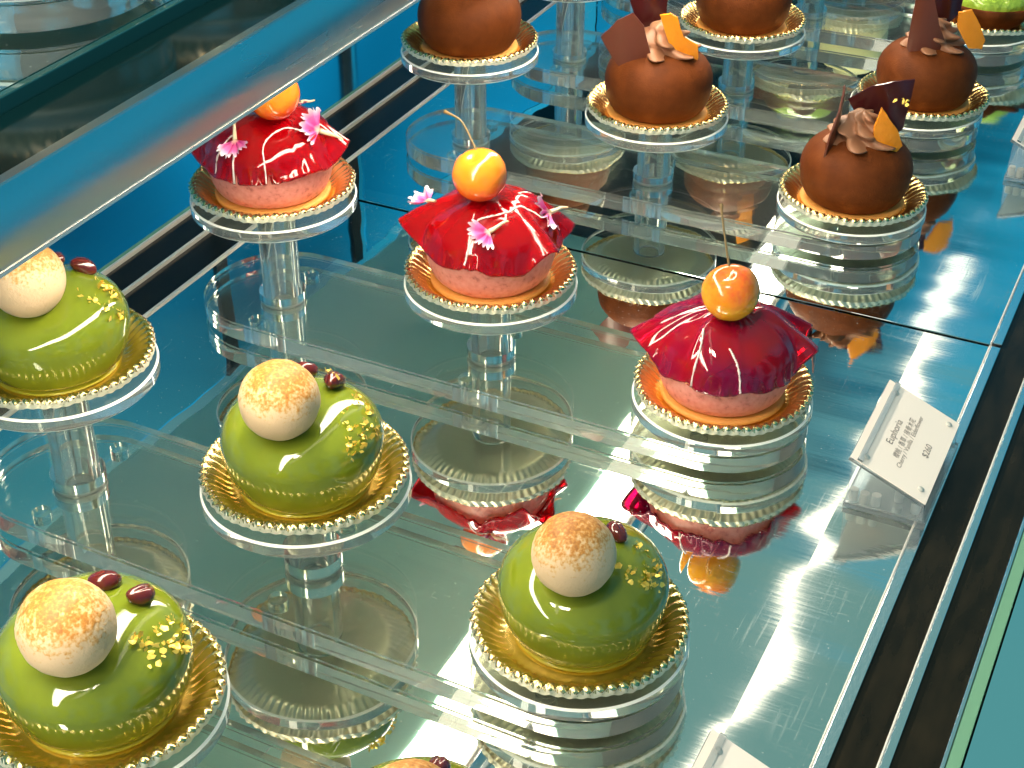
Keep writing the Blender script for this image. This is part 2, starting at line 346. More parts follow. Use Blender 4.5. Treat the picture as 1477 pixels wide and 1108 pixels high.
# ------------------------------------------------------------------ cake stands
SW, ZB, ZT = .975, .06, .298
def edges(me, maxw=.02):
    """the narrow bevelled faces get the white that stands in for light caught at the edges"""
    me.materials.append(M['edge_gleam']); me.materials.append(M['acrylic_side'])
    for p in me.polygons:
        nz = abs(p.normal.z)
        if .2 < nz < .95: p.material_index = 1
        elif nz <= .2: p.material_index = 2
    return me
def disc_mesh():
    t = .15; b = .02; R = 1.0
    return edges(auto(lathe('disc', [(0, 0), (R - b, 0), (R, b), (R, t - b), (R - b, t), (0, t)], M['acrylic'], 128), 30))
def post_mesh(h):
    r, ri, b = .235, .15, .01
    return auto(lathe('post', [(ri, 0), (r - b, 0), (r, b), (r, h - b), (r - b, h), (ri, h)], M['acrylic_post'], 64, closed=True), 30)
def collar_mesh():
    return auto(lathe('collar', [(.238, 0), (.27, 0), (.28, .01), (.28, .075), (.27, .085), (.238, .085)], M['acrylic_frost'], 64, closed=True), 30)
def slab_mesh():
    V = []; half = 2.90; n = 48; out2 = []
    for i in range(n + 1): a_ = PI / 2 + PI * i / n; out2.append((-2.9267 + SW * math.cos(a_), SW * math.sin(a_)))
    for i in range(n + 1): a_ = -PI / 2 + PI * i / n; out2.append((2.874 + SW * math.cos(a_), SW * math.sin(a_)))
    bm = bmesh.new(); vs = [bm.verts.new((x, y, ZB)) for x, y in out2]; f = bm.faces.new(vs)
    r_ = bmesh.ops.extrude_face_region(bm, geom=[f])
    for v in r_['geom']:
        if isinstance(v, bmesh.types.BMVert): v.co.z = ZT
    bmesh.ops.recalc_face_normals(bm, faces=bm.faces)
    ed = [e for e in bm.edges if e.calc_face_angle(0) > 1]
    bmesh.ops.bevel(bm, geom=ed, offset=.026, segments=2, affect='EDGES')
    me = from_bm('slab', bm, M['acrylic'], True)
    tmp = bpy.data.objects.new('tmp', me); COL.objects.link(tmp); cut = []
    for x in (-2.9267, 0):
        c_ = lathe('cut', [(0, -.2), (.29, -.2), (.29, .6), (0, .6)], M['acrylic'], 64, smooth=True)
        co = bpy.data.objects.new('cut', c_); COL.objects.link(co); co.location = (x, 0, 0); cut.append(co)
        md = tmp.modifiers.new('b', 'BOOLEAN'); md.object = co; md.operation = 'DIFFERENCE'; md.solver = 'EXACT'
    bpy.context.view_layer.update(); dg = bpy.context.evaluated_depsgraph_get()
    me2 = bpy.data.meshes.new_from_object(tmp.evaluated_get(dg)); me2.name = 'slab'
    for o in [tmp] + cut: bpy.data.objects.remove(o)
    me2.materials.clear(); me2.materials.append(M['acrylic'])
    for p in me2.polygons: p.material_index = 0
    return edges(auto(me2, 30))
XL, XM, XR = 0.0, 2.9267, 5.8007
HL, HM, HR = 1.6183, 1.1758, .4536
D_me, S_me, C_me = disc_mesh(), slab_mesh(), collar_mesh()
P_L, P_M = post_mesh(HL - .15 - .014), post_mesh(HM - .15 - .014)
F_me = auto(lathe('foot', [(0, 0), (.10, 0), (.10, .056), (0, .056)], M['acrylic'], 24), 30)
ST = {}
def stand(key, x, y, ang, label, z0=0.0):
    t = thing('cake_stand', label, 'cake stand', (x + XM, y, z0), math.radians(ang), 'three-step clear acrylic cake stands')
    link('slab', S_me, t)
    for fx in (-2.9, 0, 2.85):
        for fy in (-.62, .62): at(link('foot', F_me, t), (fx, fy, .002))
    for dx, h, P in ((XL - XM, HL, P_L), (0, HM, P_M)):
        at(link('post', P, t), (dx, 0, .008)); at(link('collar', C_me, t), (dx, 0, .006))
    for dx, h in ((XL - XM, HL), (0, HM), (XR - XM, HR)): at(link('disc', D_me, t), (dx, 0, h - .15))
    ST[key] = t
    R_ = Matrix.Rotation(math.radians(ang), 3, 'Z')
    for c, dx, h in (('L', XL - XM, HL), ('M', 0, HM), ('R', XR - XM, HR)):
        ST[key + c] = Vector((x + XM, y, z0)) + R_ @ Vector((dx, 0, h))
stand('G2', .20, -7.36, -1.0, 'clear acrylic stand at the bottom left edge carrying the largest green cake')
stand('G', .112, -4.175, -1.29, 'clear acrylic stand holding the row of three green glazed cakes')
stand('R', 0, 0, -.6, 'clear acrylic stand holding the row of three red glazed cherry cakes')
stand('C', .024, 5.1825, -.16, 'clear acrylic stand holding the front row of three brown chocolate cakes')
stand('D', .03, 8.82, 0, 'clear acrylic stand right behind the front chocolate row, holding more chocolate cakes')
stand('E', .15, 12.5, 1.5, 'clear acrylic stand at the top right corner carrying the lime topped tart')
stand('F', .1, 16.0, 0, 'clear acrylic stand farthest back, seen at the top edge right of centre')

# ------------------------------------------------------------------ gold trays
def tray_mesh():
    NF = 56; per = 7; n = NF * per
    prof = [(0, .012, 0), (.30, .012, 0), (.66, .012, 0), (.70, .016, .1), (.74, .040, .4), (.79, .085, .7), (.85, .132, .9), (.90, .165, 1), (.935, .184, 1.1), (.955, .188, 1.4), (.972, .176, 1.5), (.974, .150, .8), (.974, .12, .3)]
    V = []; F = []; mi = []
    for shell in (0, 1):
        base = len(V)
        for k, (r, z_, am) in enumerate(prof):
            for i in range(n):
                t = i / per; ph = 2 * PI * (t + .28 * (k >= 8) * (k - 7))
                wv = math.sin(ph); sh_ = abs(math.sin(ph / 2)) ** .5
                rr_ = r + am * .013 * wv * (r > .5); zz = z_ - am * .010 * wv + (am > 1.05) * .014 * sh_
                an = 2 * PI * i / n
                q_ = fn((math.cos(an) * 3, math.sin(an) * 3, .3 * k)); rr_ += .016 * q_ * (k > 4); zz += .022 * fn((math.cos(an) * 4, math.sin(an) * 4, 9)) * (k > 5)
                if shell: zz -= .008; rr_ += .004 * (k > 3)
                V.append((rr_ * math.cos(an), rr_ * math.sin(an), zz))
        for k in range(len(prof) - 1):
            for i in range(n):
                j = (i + 1) % n; q = (base + k * n + i, base + k * n + j, base + (k + 1) * n + j, base + (k + 1) * n + i)
                F.append(q if not shell else q[::-1]); mi.append(shell)
    return mesh('tray', V, F, [M['gold'], M['silver']], True, mi)
T_me = tray_mesh()
def tray(key, label, dx=0, dy=0):
    o = link('gold_tray', T_me); o.location = ST[key] + Vector((dx, dy, .004)); o.rotation_euler = (0, 0, random.random() * 6)
    return tag(o, label, 'cake tray', 'fluted gold trays under the cakes')

# ------------------------------------------------------------------ cake bodies
def body_mesh(name, m, a_, c, zc, base_r, seed, dimple=None, lump=.012, n=96, k=56, z0=.02):
    V = [(0, 0, z0)]; rings = []
    F = []
    for j in range(1, k):
        ph = -PI / 2 + PI * j / k
        cs, sn = math.cos(ph), math.sin(ph)
        r = a_ * (cs ** .82 if sn > 0 else (base_r / a_) + (1 - base_r / a_) * max(0, cs) ** .9 if j > 5 else 1 * base_r / a_ * (j / 6) + .0)
        z_ = zc + c * abs(sn) ** 1.0 * (1 if sn > 0 else -1) if sn > 0 else zc + (zc - z0) * sn
        ring = []
        for i in range(n):
            t = 2 * PI * i / n; x, y = r * math.cos(t), r * math.sin(t)
            w_ = lump * fn((x * 1.6 + seed, y * 1.6, z_ * 1.6)) * 2
            zz = z_ + (w_ if sn > -.8 else 0)
            if dimple and sn > 0:
                d2 = (x - dimple[0]) ** 2 + (y - dimple[1]) ** 2
                zz -= dimple[2] * math.exp(-d2 / .09)
            V.append((x * (1 + w_), y * (1 + w_), zz)); ring.append(len(V) - 1)
        rings.append(ring)
    zt = zc + c
    if dimple: zt -= dimple[2] * math.exp(-(dimple[0] ** 2 + dimple[1] ** 2) / .09)
    V.append((0, 0, zt)); top = len(V) - 1
    for i in range(n):
        j = (i + 1) % n; F.append((0, rings[0][j], rings[0][i])); F.append((rings[-1][i], rings[-1][j], top))
        for A, B in zip(rings, rings[1:]): F.append((A[i], A[j], B[j], B[i]))
    return mesh(name, V, F, m)
def ball_mesh(name, m, r, seed, n=48, k=28, rough=.006, groove=False):
    V = [(0, 0, -r)]; F = []; rings = []
    for j in range(1, k):
        ph = -PI / 2 + PI * j / k; ring = []
        for i in range(n):
            t = 2 * PI * i / n; v = Vector((math.cos(ph) * math.cos(t), math.cos(ph) * math.sin(t), math.sin(ph)))
            rr_ = r * (1 + rough * fn(v * 3 + Vector((seed, 0, 0))) * 2 + rough * 1.2 * fn(v * 14) * (v.z > 0))
            if groove: rr_ *= 1 - .02 * math.exp(-((v.z + .28 + .04 * fn(v * 2)) / .03) ** 2) * (.3 + abs(fn(v * 4)))
            V.append(v * rr_); ring.append(len(V) - 1)
        rings.append(ring)
    V.append((0, 0, r)); top = len(V) - 1
    for i in range(n):
        j = (i + 1) % n; F.append((0, rings[0][j], rings[0][i])); F.append((rings[-1][i], rings[-1][j], top))
        for A, B in zip(rings, rings[1:]): F.append((A[i], A[j], B[j], B[i]))
    return mesh(name, V, F, m)
def bean_mesh():
    me = ball_mesh('bean', M['bean'], 1, 3, 28, 18, .02)
    for v in me.vertices:
        x, y, z_ = v.co
        gr = math.exp(-(y / .22) ** 2) * (z_ > 0) * .16
        v.co = (x * .135, y * .088 + .03 * (x * x), z_ * .085 * (1 - gr))
    return me
B_me = bean_mesh()
def leaf_mesh(seed, size=.085):
    rnd = random.Random(seed); V = []; F = []
    for q in range(rnd.randint(9, 14)):
        c = Vector((rnd.gauss(0, size * .55), rnd.gauss(0, size * .55), abs(rnd.gauss(0, size * .18))))
        nn = rnd.randint(4, 6); r = size * rnd.uniform(.12, .36); a0 = rnd.random() * 6
        tilt = Vector((rnd.gauss(0, .7), rnd.gauss(0, .7)))
        b = len(V); V.append(c)
        for i in range(nn):
            an = a0 + 2 * PI * i / nn; rr_ = r * rnd.uniform(.5, 1.2); x, y = rr_ * math.cos(an), rr_ * math.sin(an)
            V.append(c + Vector((x, y, x * tilt.x + y * tilt.y + rnd.uniform(-.3, .3) * r)))
        for i in range(nn): F.append((b, b + 1 + i, b + 1 + (i + 1) % nn))
    me = mesh('gold_leaf', V, F, M['leaf'], False); return me
LEAVES = [leaf_mesh(i) for i in range(6)]
def surf_rot(p, zc=.59, spin=0):
    nrm = Vector((p[0] / .585, p[1] / .585, (p[2] - zc) / .36)).normalized()
    q = nrm.to_track_quat('Z', 'Y') @ Matrix.Rotation(spin, 3, 'Z').to_quaternion()
    return q.to_euler(), nrm

PT = .03
def on_top(x, y, lift=0.0, a_=.765, c=.45, zc=.50):
    r = min(.999, math.hypot(x, y) / a_); cs = r ** (1 / .82)
    return Vector((x, y, zc + c * math.sqrt(1 - cs * cs) + lift))
def green_cake(key, label, ball, beans, leaves, seed, dxy=(0, 0), tray_label=''):
    tray(key, tray_label)
    t = thing('matcha_cake', label, 'cake', ST[key] + Vector((dxy[0], dxy[1], .012)), 0, 'round green glazed cakes')
    link('body', body_mesh('body', M['matcha'], .765, .45, .50, .50, seed, (ball[0], ball[1], .07)), t)
    link('glaze_foot', lathe('glaze_foot', [(0, .008), (.60, .008), (.63, .02), (.60, .036), (.52, .05), (0, .05)], M['pool'], 64), t)
    bo = link('cream_ball', ball_mesh('cream_ball', M['cream_ball'], .362, seed, 64, 40, .008, True), t); bo.location = ball
    bo.rotation_euler = (random.uniform(-.2, .2), random.uniform(-.2, .2), random.random() * 6)
    for i, p in enumerate(beans):
        p = on_top(p[0], p[1]); e_, nn = surf_rot(p, .5, spin=1.3 * i + seed); o = link('red_bean', B_me, t); o.location = p + nn * .055; o.rotation_euler = e_
    for i, p in enumerate(leaves):
        p = on_top(p[0], p[1], p[2] if len(p) > 2 else 0); e_, nn = surf_rot(p, .5, spin=i); o = link('gold_leaf', LEAVES[(i + seed) % 6], t); o.location = p + nn * .012; o.rotation_euler = e_
    return t
green_cake('GL', 'green glazed cake cut off by the left edge, two red beans beside its cream ball', (.145, -.339, 1.175), [(.156, .395), (-.16, .36)],
           [(.435, .317), (.654, .088), (.531, .341), (.488, .042), (.484, .303), (.698, .254)], 1, tray_label='gold tray under the green cake at the left edge')
green_cake('GM', 'green glazed cake between two others of its row, gold leaf on one bean', (.067, -.398, 1.164), [(.158, .314), (-.17, .36)],
           [(.15, .30, .13), (.433, .299), (.52, -.035), (.688, -.089), (.591, .272), (.687, -.214), (.70, .139), (.649, .083), (.62, -.14)], 2, tray_label='gold tray under the middle green cake on a tall post')
green_cake('GR', 'green glazed cake on the lowest disc right of centre, one bean behind its ball', (.067, -.399, 1.166), [(.176, .229)],
           [(.436, .237), (.56, .093), (.593, -.069), (.647, .129), (.656, -.026), (.448, -.118)], 3, (0, .06), tray_label='gold tray under the low green cake right of centre')
green_cake('G2M', 'largest green cake in the bottom left corner, two glossy red beans behind its ball', (.179, -.386, 1.157), [(-.032, .286), (.271, .306)],
           [(.569, .177), (.678, .184), (.703, .226), (.626, -.055), (.632, .128), (.641, .30), (.554, .33), (.50, -.02)], 4, tray_label='gold tray under the largest green cake in the bottom left corner')
green_cake('G2R', 'green glazed cake of which only the top shows at the bottom edge', (.08, -.22, 1.16), [(-.02, .36), (.36, .40)], [(.6, .1)], 5, tray_label='gold tray under the green cake at the bottom edge, below the frame')

# red cakes
def glaze_mesh(lobes, creases, seed, jm):
    n, k = 200, 46
    def R_(t):
        r = .81
        for a0, am, wd in lobes:
            d = (t - math.radians(a0) + PI) % (2 * PI) - PI; r += am * math.exp(-(d / wd) ** 2)
        return r + .010 * abs(math.sin(17 * t + seed + 2 * math.sin(3 * t))) + .016 * fn((math.cos(t) * 9, math.sin(t) * 9, seed)) * 2 + .016 * fn((math.cos(t) * 3, math.sin(t) * 3, seed + 5)) * 2
    def P(s, t):
        R1 = R_(t); ex = max(0, R1 - .81); r = s * R1
        drop = .62 - 1.15 * ex + .05 * fn((math.cos(t) * 2.2, math.sin(t) * 2.2, seed + 9)) * 2
        z_ = 1.12 - drop * s ** (2.3 - 1.2 * min(ex, .4))
        ze = .53 + .50 * math.sqrt(max(0, 1 - (min(r, .789) / .79) ** (2 / .9))) + .045
        z_ = max(z_, ze) if r < .788 else z_
        # lumps under the glaze and the dip that holds the cherry
        for a0 in (15, 140, 262):
            d2 = (r * math.cos(t) - .42 * math.cos(math.radians(a0))) ** 2 + (r * math.sin(t) - .42 * math.sin(math.radians(a0))) ** 2
            z_ += .07 * math.exp(-d2 / .035)
        z_ -= .05 * math.exp(-r * r / .03)
        for a0, am in creases:
            d = (t - math.radians(a0) + PI) % (2 * PI) - PI
            z_ += am * math.exp(-(d * r / .035) ** 2) * min(1, max(0, (r - .25) / .25)) * .4
        z_ += .016 * fn((r * math.cos(t) * 4, r * math.sin(t) * 4, seed)) * s * 1.4 + .022 * fn((math.cos(t) * 4, math.sin(t) * 4, seed + 3)) * s ** 5 * (1 + 4 * ex)
        return Vector((r * math.cos(t), r * math.sin(t), z_))
    V = []; F = []
    th = .038
    for sh_ in (0, 1):
        b = len(V)
        for j in range(k):
            s = .02 + .98 * j / (k - 1)
            for i in range(n):
                p = P(s, 2 * PI * i / n)
                if sh_: p = p + Vector((-p.x * .028, -p.y * .028, -th if s < .9 else -th * .6))
                V.append(p)
        V.append(P(0, 0) - Vector((0, 0, th * sh_))); c = len(V) - 1
        for j in range(k - 1):
            for i in range(n):
                q = (b + j * n + i, b + j * n + (i + 1) % n, b + (j + 1) * n + (i + 1) % n, b + (j + 1) * n + i)
                F.append(q[::-1] if not sh_ else q)
        for i in range(n):
            q = (c, b + i, b + (i + 1) % n); F.append(q if not sh_ else q[::-1])
    half = n * k + 1; e0 = (k - 1) * n
    for i in range(n):
        j = (i + 1) % n; F.append((e0 + i, half + e0 + i, half + e0 + j, e0 + j))
    bm = bmesh.new(); me0 = mesh('glaze', V, F, jm); bm.from_mesh(me0); bmesh.ops.recalc_face_normals(bm, faces=bm.faces); bm.to_mesh(me0); bm.free()
    return me0, P, R_
def flower_mesh(seed, size=.16, curl=.5):
    rnd = random.Random(seed); V = [(0, 0, 0)]; F = []; n = 44; rad = [0.0]
    for lvl, f_ in ((1, .45), (2, .8), (3, 1.0)):
        for i in range(n):
            t = -1.25 + 2.5 * i / (n - 1)
            tooth = (.78 + .26 * abs(math.sin(i * PI / 4.4))) if lvl == 3 else 1
            r = size * f_ * tooth * (1 + .08 * math.sin(t * 3 + seed))
            V.append((r * math.cos(t), r * math.sin(t) * 1.0, curl * size * (f_ ** 2) * .6 + .16 * size * f_ * math.sin(t * 9 + seed)))
            rad.append(f_ if lvl < 3 else .8 + .2 * tooth)
    for i in range(n - 1):
        F.append((0, 1 + i, 2 + i))
        for l_ in range(2): F.append((1 + l_ * n + i, 1 + (l_ + 1) * n + i, 2 + (l_ + 1) * n + i, 2 + l_ * n + i))
    st = spline([(0, 0, 0), (-.35 * size, .03 * size, .06 * size), (-.8 * size, 0, -.0), (-1.05 * size, .12 * size, .12 * size)], 8)
    b0 = len(V)
    for k_, p in enumerate(st):
        rr_ = size * (.13 - .10 * k_ / len(st))
        for i in range(6): V.append(p + Vector((0, math.cos(PI * i / 3) * rr_, math.sin(PI * i / 3) * rr_))); rad.append(0)
    for k_ in range(len(st) - 1):
        for i in range(6): F.append((b0 + k_ * 6 + i, b0 + k_ * 6 + (i + 1) % 6, b0 + (k_ + 1) * 6 + (i + 1) % 6, b0 + (k_ + 1) * 6 + i))
    me = mesh('petal', V, F, M['petal']); at_ = me.attributes.new('rad', 'FLOAT', 'POINT'); at_.data.foreach_set('value', rad)
    return me
def cherry(t, loc, r, m, stem_pts, seed):
    me = ball_mesh('cherry', m, r, seed, 48, 32, .01)
    for v in me.vertices:
        x, y, z_ = v.co / r; d = math.sqrt(x * x + y * y)
        if z_ > 0: v.co.z -= r * .20 * math.exp(-(d / .28) ** 2); v.co.x *= 1 + .05 * z_
        v.co.z *= .97; v.co.z += r * .05 * (x * x) * (z_ > 0)
    o = link('cherry', me, t); o.location = loc; o.rotation_euler = (.25, -.25, .4)
    s = link('stem', tube('stem', spline(stem_pts, 16), lambda u: .011 + .012 * abs(u - .5) ** 3 * 8, M['stem']), t)
def red_cake(key, label, lobes, creases, seed, ch, cm, stem_pts, flowers, glare_lines, tray_label, cr_=.30, dxy=(0, 0)):
    tray(key, tray_label)
    t = thing('cherry_cake', label, 'cake', ST[key] + Vector((dxy[0], dxy[1], .012)), 0, 'red glazed cherry cakes')
    link('biscuit_base', lathe('biscuit_base', [(0, .01), (.66, .01), (.69, .03), (.69, .06), (.66, .075), (0, .075)], M['biscuit'], 64), t)
    link('body', body_mesh('body', M['pink'], .748, .49, .53, .54, seed, z0=.07, lump=.008), t)
    gm, P, R_ = glaze_mesh(lobes, creases, seed, M['jelly_dark' if key == 'RR' else 'jelly']); link('red_glaze', gm, t)
    cherry(t, ch, cr_, cm, stem_pts, seed)
    def on(az, r, lift=.0):
        tt = math.radians(az); q = P(min(1, r / R_(tt)), tt); q.z += lift; return q
    for i, (az, r, spin, sz) in enumerate(flowers):
        p = on(az, r, .012); q = on(az, r + .05, .012); q2 = on(az + 5, r, .012)
        nn = (q - p).cross(q2 - p); nn = nn if nn.z > 0 else -nn
        if nn.length < 1e-6: nn = Vector((0, 0, 1))
        nn = (nn.normalized() + Vector((.10, -.35, .2))).normalized()
        o = link('flower_petal', flower_mesh(seed * 7 + i, sz * 1.3, .7), t); o.location = p + nn * .02
        o.rotation_euler = (nn.to_track_quat('Z', 'X') @ Matrix.Rotation(spin, 3, 'Z').to_quaternion()).to_euler()
    for pts in glare_lines:
        pp = [on(a_, r_, .004) for a_, r_ in pts]
        fine = [P_ for P_ in spline(pp, 40)]
        ff = []
        for v in fine:
            tt = math.atan2(v.y, v.x); q = P(min(1, math.hypot(v.x, v.y) / R_(tt)), tt); ff.append(q + Vector((random.uniform(-.003, .003), random.uniform(-.003, .003), .003)))
        link('painted_glare_line', tube('painted_glare_line', ff, lambda u: .011, M['glare'], 6, .7), t)
    return t
red_cake('RL', 'red glazed cherry cake tucked under the shelf edge, pink-white petal at its right',
         [(200, .24, .28), (22, .15, .25), (345, .08, .3)], [(285, .02), (240, .02), (330, .02)], 11, (.245, -.171, 1.37), M['cherry_a'],
         [(.24, -.17, 1.60), (.1, -.1, 1.75), (-.2, 0, 1.95)],
         [(8, .66, 1.0, .21), (268, .62, -2.9, .17), (78, .55, .6, .15)],
         [[(300, .80), (300, .6), (330, .45), (352, .6)], [(252, .8), (258, .62), (266, .60), (272, .8)]],
         'gold tray under the left red cake beside the shelf')
red_cake('RM', 'red glazed cake with an orange cherry and three pink petals, middle of its row',
         [(205, .24, .25), (345, .17, .22), (32, .15, .22), (285, .03, .2)], [(275, .03), (320, .02)], 12, (-.029, -.193, 1.39), M['cherry_a'],
         [(-.06, -.17, 1.62), (-.17, -.10, 1.74), (-.34, -.02, 1.90), (-.56, .02, 1.95)],
         [(198, .70, 2.6, .16), (296, .60, 2.2, .17), (20, .66, 1.5, .18)],
         [[(276, .82), (279, .68), (281, .50)], [(281, .50), (310, .40), (350, .45), (2, .62)]],
         'gold tray under the middle red cake', .30)
red_cake('RR', 'dark red glazed cake on the lowest disc at right, yellow-orange cherry, no petals',
         [(200, .23, .3), (168, .12, .15), (15, .17, .2), (38, .16, .12)], [(255, .05), (300, .03), (352, .03)], 13, (.049, -.18, 1.39), M['cherry_b'],
         [(.02, -.16, 1.60), (-.08, -.05, 1.82), (-.2, .12, 2.05), (-.27, .25, 2.15)],
         [], [[(262, .82), (262, .65), (256, .5)], [(300, .84), (297, .7), (290, .58)]],
         'gold tray under the right red cake with the yellow cherry', .305)

# chocolate cakes
CRX = Vector((.902, .432, 0)); CFX = Vector((.432, -.902, 0))
def plate(name, pts, m, depth, yaw=0, th=.028, bend=.05, t=None, piv=0.0):
    """polygon in the (u,z) plane facing the front of the case; u to the right"""
    n = 5; us = [p[0] for p in pts]; zs = [p[1] for p in pts]; cu_ = sum(us) / len(us)
    bm = bmesh.new()
    vs = [bm.verts.new((u - cu_, 0, z_)) for u, z_ in pts]; f = bm.faces.new(vs)
    bmesh.ops.triangulate(bm, faces=bm.faces[:]); 
    for _ in range(2): bmesh.ops.subdivide_edges(bm, edges=bm.edges[:], cuts=1, use_grid_fill=True)
    g = bm.faces[:]; r_ = bmesh.ops.extrude_face_region(bm, geom=g)
    for v in r_['geom']:
        if isinstance(v, bmesh.types.BMVert): v.co.y = th
    w_ = max(us) - min(us) + .01
    for v in bm.verts:
        v.co.y += bend * (v.co.x / w_ * 2) ** 2 + bend * .5 * math.sin(v.co.z * 3)
        v.co.x += .010 * fn((v.co.x * 14, 0, v.co.z * 14)); v.co.z += .010 * fn((v.co.x * 14, 5, v.co.z * 14))
    me = from_bm(name, bm, m, True); auto(me, 40)
    o = link(name, me, t)
    o.location = CRX * cu_ + CFX * depth
    o.rotation_euler = (0, 0, math.atan2(CRX.y, CRX.x) + yaw)
    return o
def swirl_mesh():
    V = []; F = []; n = 84; k = 40
    for j in range(k + 1):
        u = j / k; rb = .43 * (1 - u) ** .5 * (.86 + .14 * math.cos(u * 2 * PI * 2.2)); z_ = .40 * u
        for i in range(n):
            t = 2 * PI * i / n; r = rb * (1 + .24 * math.cos(6 * t + u * 11)) + .002
            V.append((r * math.cos(t), r * math.sin(t), z_ + .02 * math.cos(6 * t + u * 11) * (1 - u)))
    for j in range(k):
        for i in range(n): F.append((j * n + i, j * n + (i + 1) % n, (j + 1) * n + (i + 1) % n, (j + 1) * n + i))
    F.append(tuple(range(n))[::-1]); F.append(tuple(range(k * n, (k + 1) * n)))
    return mesh('cream_swirl', V, F, M['swirl'])
SW_me = swirl_mesh()
CB_me = body_mesh('body', M['choc'], .745, .49, .51, .50, 21, z0=.055, lump=.006, dimple=(0, 0, .05))
BB_me = lathe('biscuit_base', [(0, .01), (.66, .01), (.70, .03), (.69, .055), (.64, .065), (0, .065)], M['biscuit'], 64)
def choc_cake(key, label, shards, tray_label, dxy=(0, 0), swirl=(0.05, 0), leaf=None, bare=False):
    tray(key, tray_label, *dxy)
    t = thing('chocolate_cake', label, 'cake', ST[key] + Vector((dxy[0], dxy[1], .012)), 0, 'round cocoa dusted chocolate cakes')
    link('biscuit_base', BB_me, t); link('body', CB_me, t)
    if True:
        p = CRX * swirl[0] + CFX * swirl[1]; at(link('cream_swirl', SW_me, t), (p.x, p.y, .93), (0, 0, random.random() * 6))
    for nm, pts, mm, d, yaw in shards: plate(nm, [(u_, z_ * (.94 if key != 'CM' else .90) - (.03 if key != 'CM' else .06)) for u_, z_ in pts], M[mm], d, yaw, .05 if mm == 'orange' else .024, .03 if mm == 'orange' else .06, t)
    if leaf: p = CRX * leaf[0]; at(link('gold_leaf', LEAVES[2], t), (p.x, p.y, leaf[1]))
    return t
choc_cake('CL', 'chocolate cake at the top edge whose topping is cut off by the frame',
          [('chocolate_shard', [(.05, 1.25), (.17, .92), (.3, 1.1), (.32, 1.7), (.1, 1.75)], 'shard_dark', .3, 0), ('orange_jelly', [(.3, 1.15), (.5, 1.1), (.55, 1.5), (.35, 1.6)], 'orange', .1, 0)],
          'gold tray under the chocolate cake at the top edge, left of the others')
choc_cake('CM', 'chocolate cake with a broad brown shard at left and an orange slice at right',
          [('chocolate_shard', [(-.85, 1.38), (-.62, 1.68), (-.42, 1.82), (-.27, 1.62), (-.15, 1.12), (-.19, .84), (-.30, .86), (-.47, .78), (-.67, 1.07)], 'shard', .33, -.15),
           ('chocolate_shard', [(-.42, 1.75), (-.30, 1.95), (.1, 1.9), (.08, 1.3), (-.2, 1.05)], 'shard_dark', -.25, .1),
           ('orange_jelly', [(-.05, 1.73), (.08, 1.77), (.18, 1.71), (.28, 1.4), (.48, 1.27), (.50, 1.05), (.43, .96), (.21, .98), (.11, 1.23)], 'orange', .28, 0)],
          'gold tray under the middle chocolate cake with the broad brown shard', leaf=(.22, 1.72))
choc_cake('CR', 'chocolate cake with a dark shard behind its cream rosette and a pointed orange slice',
          [('chocolate_shard', [(-.35, 1.85), (-.2, 1.80), (-.1, 1.3), (-.12, .86), (-.62, .82), (-.60, 1.2)], 'shard', .12, 1.25),
           ('chocolate_shard', [(-.16, 1.45), (.11, 1.68), (.40, 1.77), (.67, 1.79), (.61, 1.04), (.55, .95), (.1, 1.0), (-.03, 1.3)], 'shard_dark', -.22, -.1),
           ('orange_jelly', [(.15, 1.62), (.29, 1.43), (.40, 1.28), (.49, 1.05), (.42, .95), (.32, .91), (.11, .93), (.09, 1.3)], 'orange', .36, 0)],
          'gold tray under the low chocolate cake with the rosette', swirl=(0, .05), leaf=(.50, 1.42))
choc_cake('DL', 'chocolate cake above the top edge, seen upside down in the mirror', [], 'gold tray above the top edge, seen only in the mirror')
choc_cake('DM', 'chocolate cake at the top edge between two others, only its lower half in view',
          [('orange_jelly', [(.1, 1.1), (.4, 1.05), (.45, 1.5), (.2, 1.6)], 'orange', .3, 0)], 'gold tray under the half-seen chocolate cake at the top edge')
choc_cake('DR', 'chocolate cake behind the rosette one, with a tall reddish shard and orange slice',
          [('chocolate_shard', [(-.40, 2.0), (-.18, 2.02), (-.02, 1.5), (.15, 1.10), (-.07, .68), (-.34, .89), (-.43, 1.07), (-.42, 1.6)], 'shard', .33, -.1),
           ('chocolate_shard', [(-.15, 1.75), (.1, 1.95), (.45, 1.9), (.45, 1.45), (.2, 1.2), (-.1, 1.3)], 'shard_dark', -.2, .1),
           ('orange_jelly', [(.26, 1.65), (.44, 1.70), (.60, 1.45), (.72, 1.19), (.69, 1.05), (.48, 1.07), (.28, 1.4)], 'orange', .3, 0)],
          'gold tray under the chocolate cake with the tall reddish shard', (.07, .05))

# lime tarts, pale cakes at the back
def tart_mesh():
    V = []; F = []; n = 120; prof = [(0, .01), (.5, .01), (.58, .06), (.74, .26), (.86, .44), (.84, .46), (.70, .36), (0, .34)]
    rings = []
    for r, z_ in prof:
        if r == 0: rings.append([len(V)]); V.append((0, 0, z_)); continue
        ring = []
        for i in range(n):
            t = 2 * PI * i / n; wv = math.sin(9 * t) * max(0, (z_ - .1)) * .16; ring.append(len(V))
            V.append(((r + wv) * math.cos(t), (r + wv) * math.sin(t), z_ + .35 * wv))
        rings.append(ring)
    for A, B in zip(rings, rings[1:]):
        for i in range(n):
            j = (i + 1) % n
            if len(A) == 1: F.append((A[0], B[j], B[i]))
            elif len(B) == 1: F.append((A[i], A[j], B[0]))
            else: F.append((A[i], A[j], B[j], B[i]))
    return mesh('shell', V, F, M['choc'])
TA = tart_mesh(); TG = body_mesh('lime_top', M['lime'], .72, .42, .40, .66, 31, lump=.04, z0=.3)
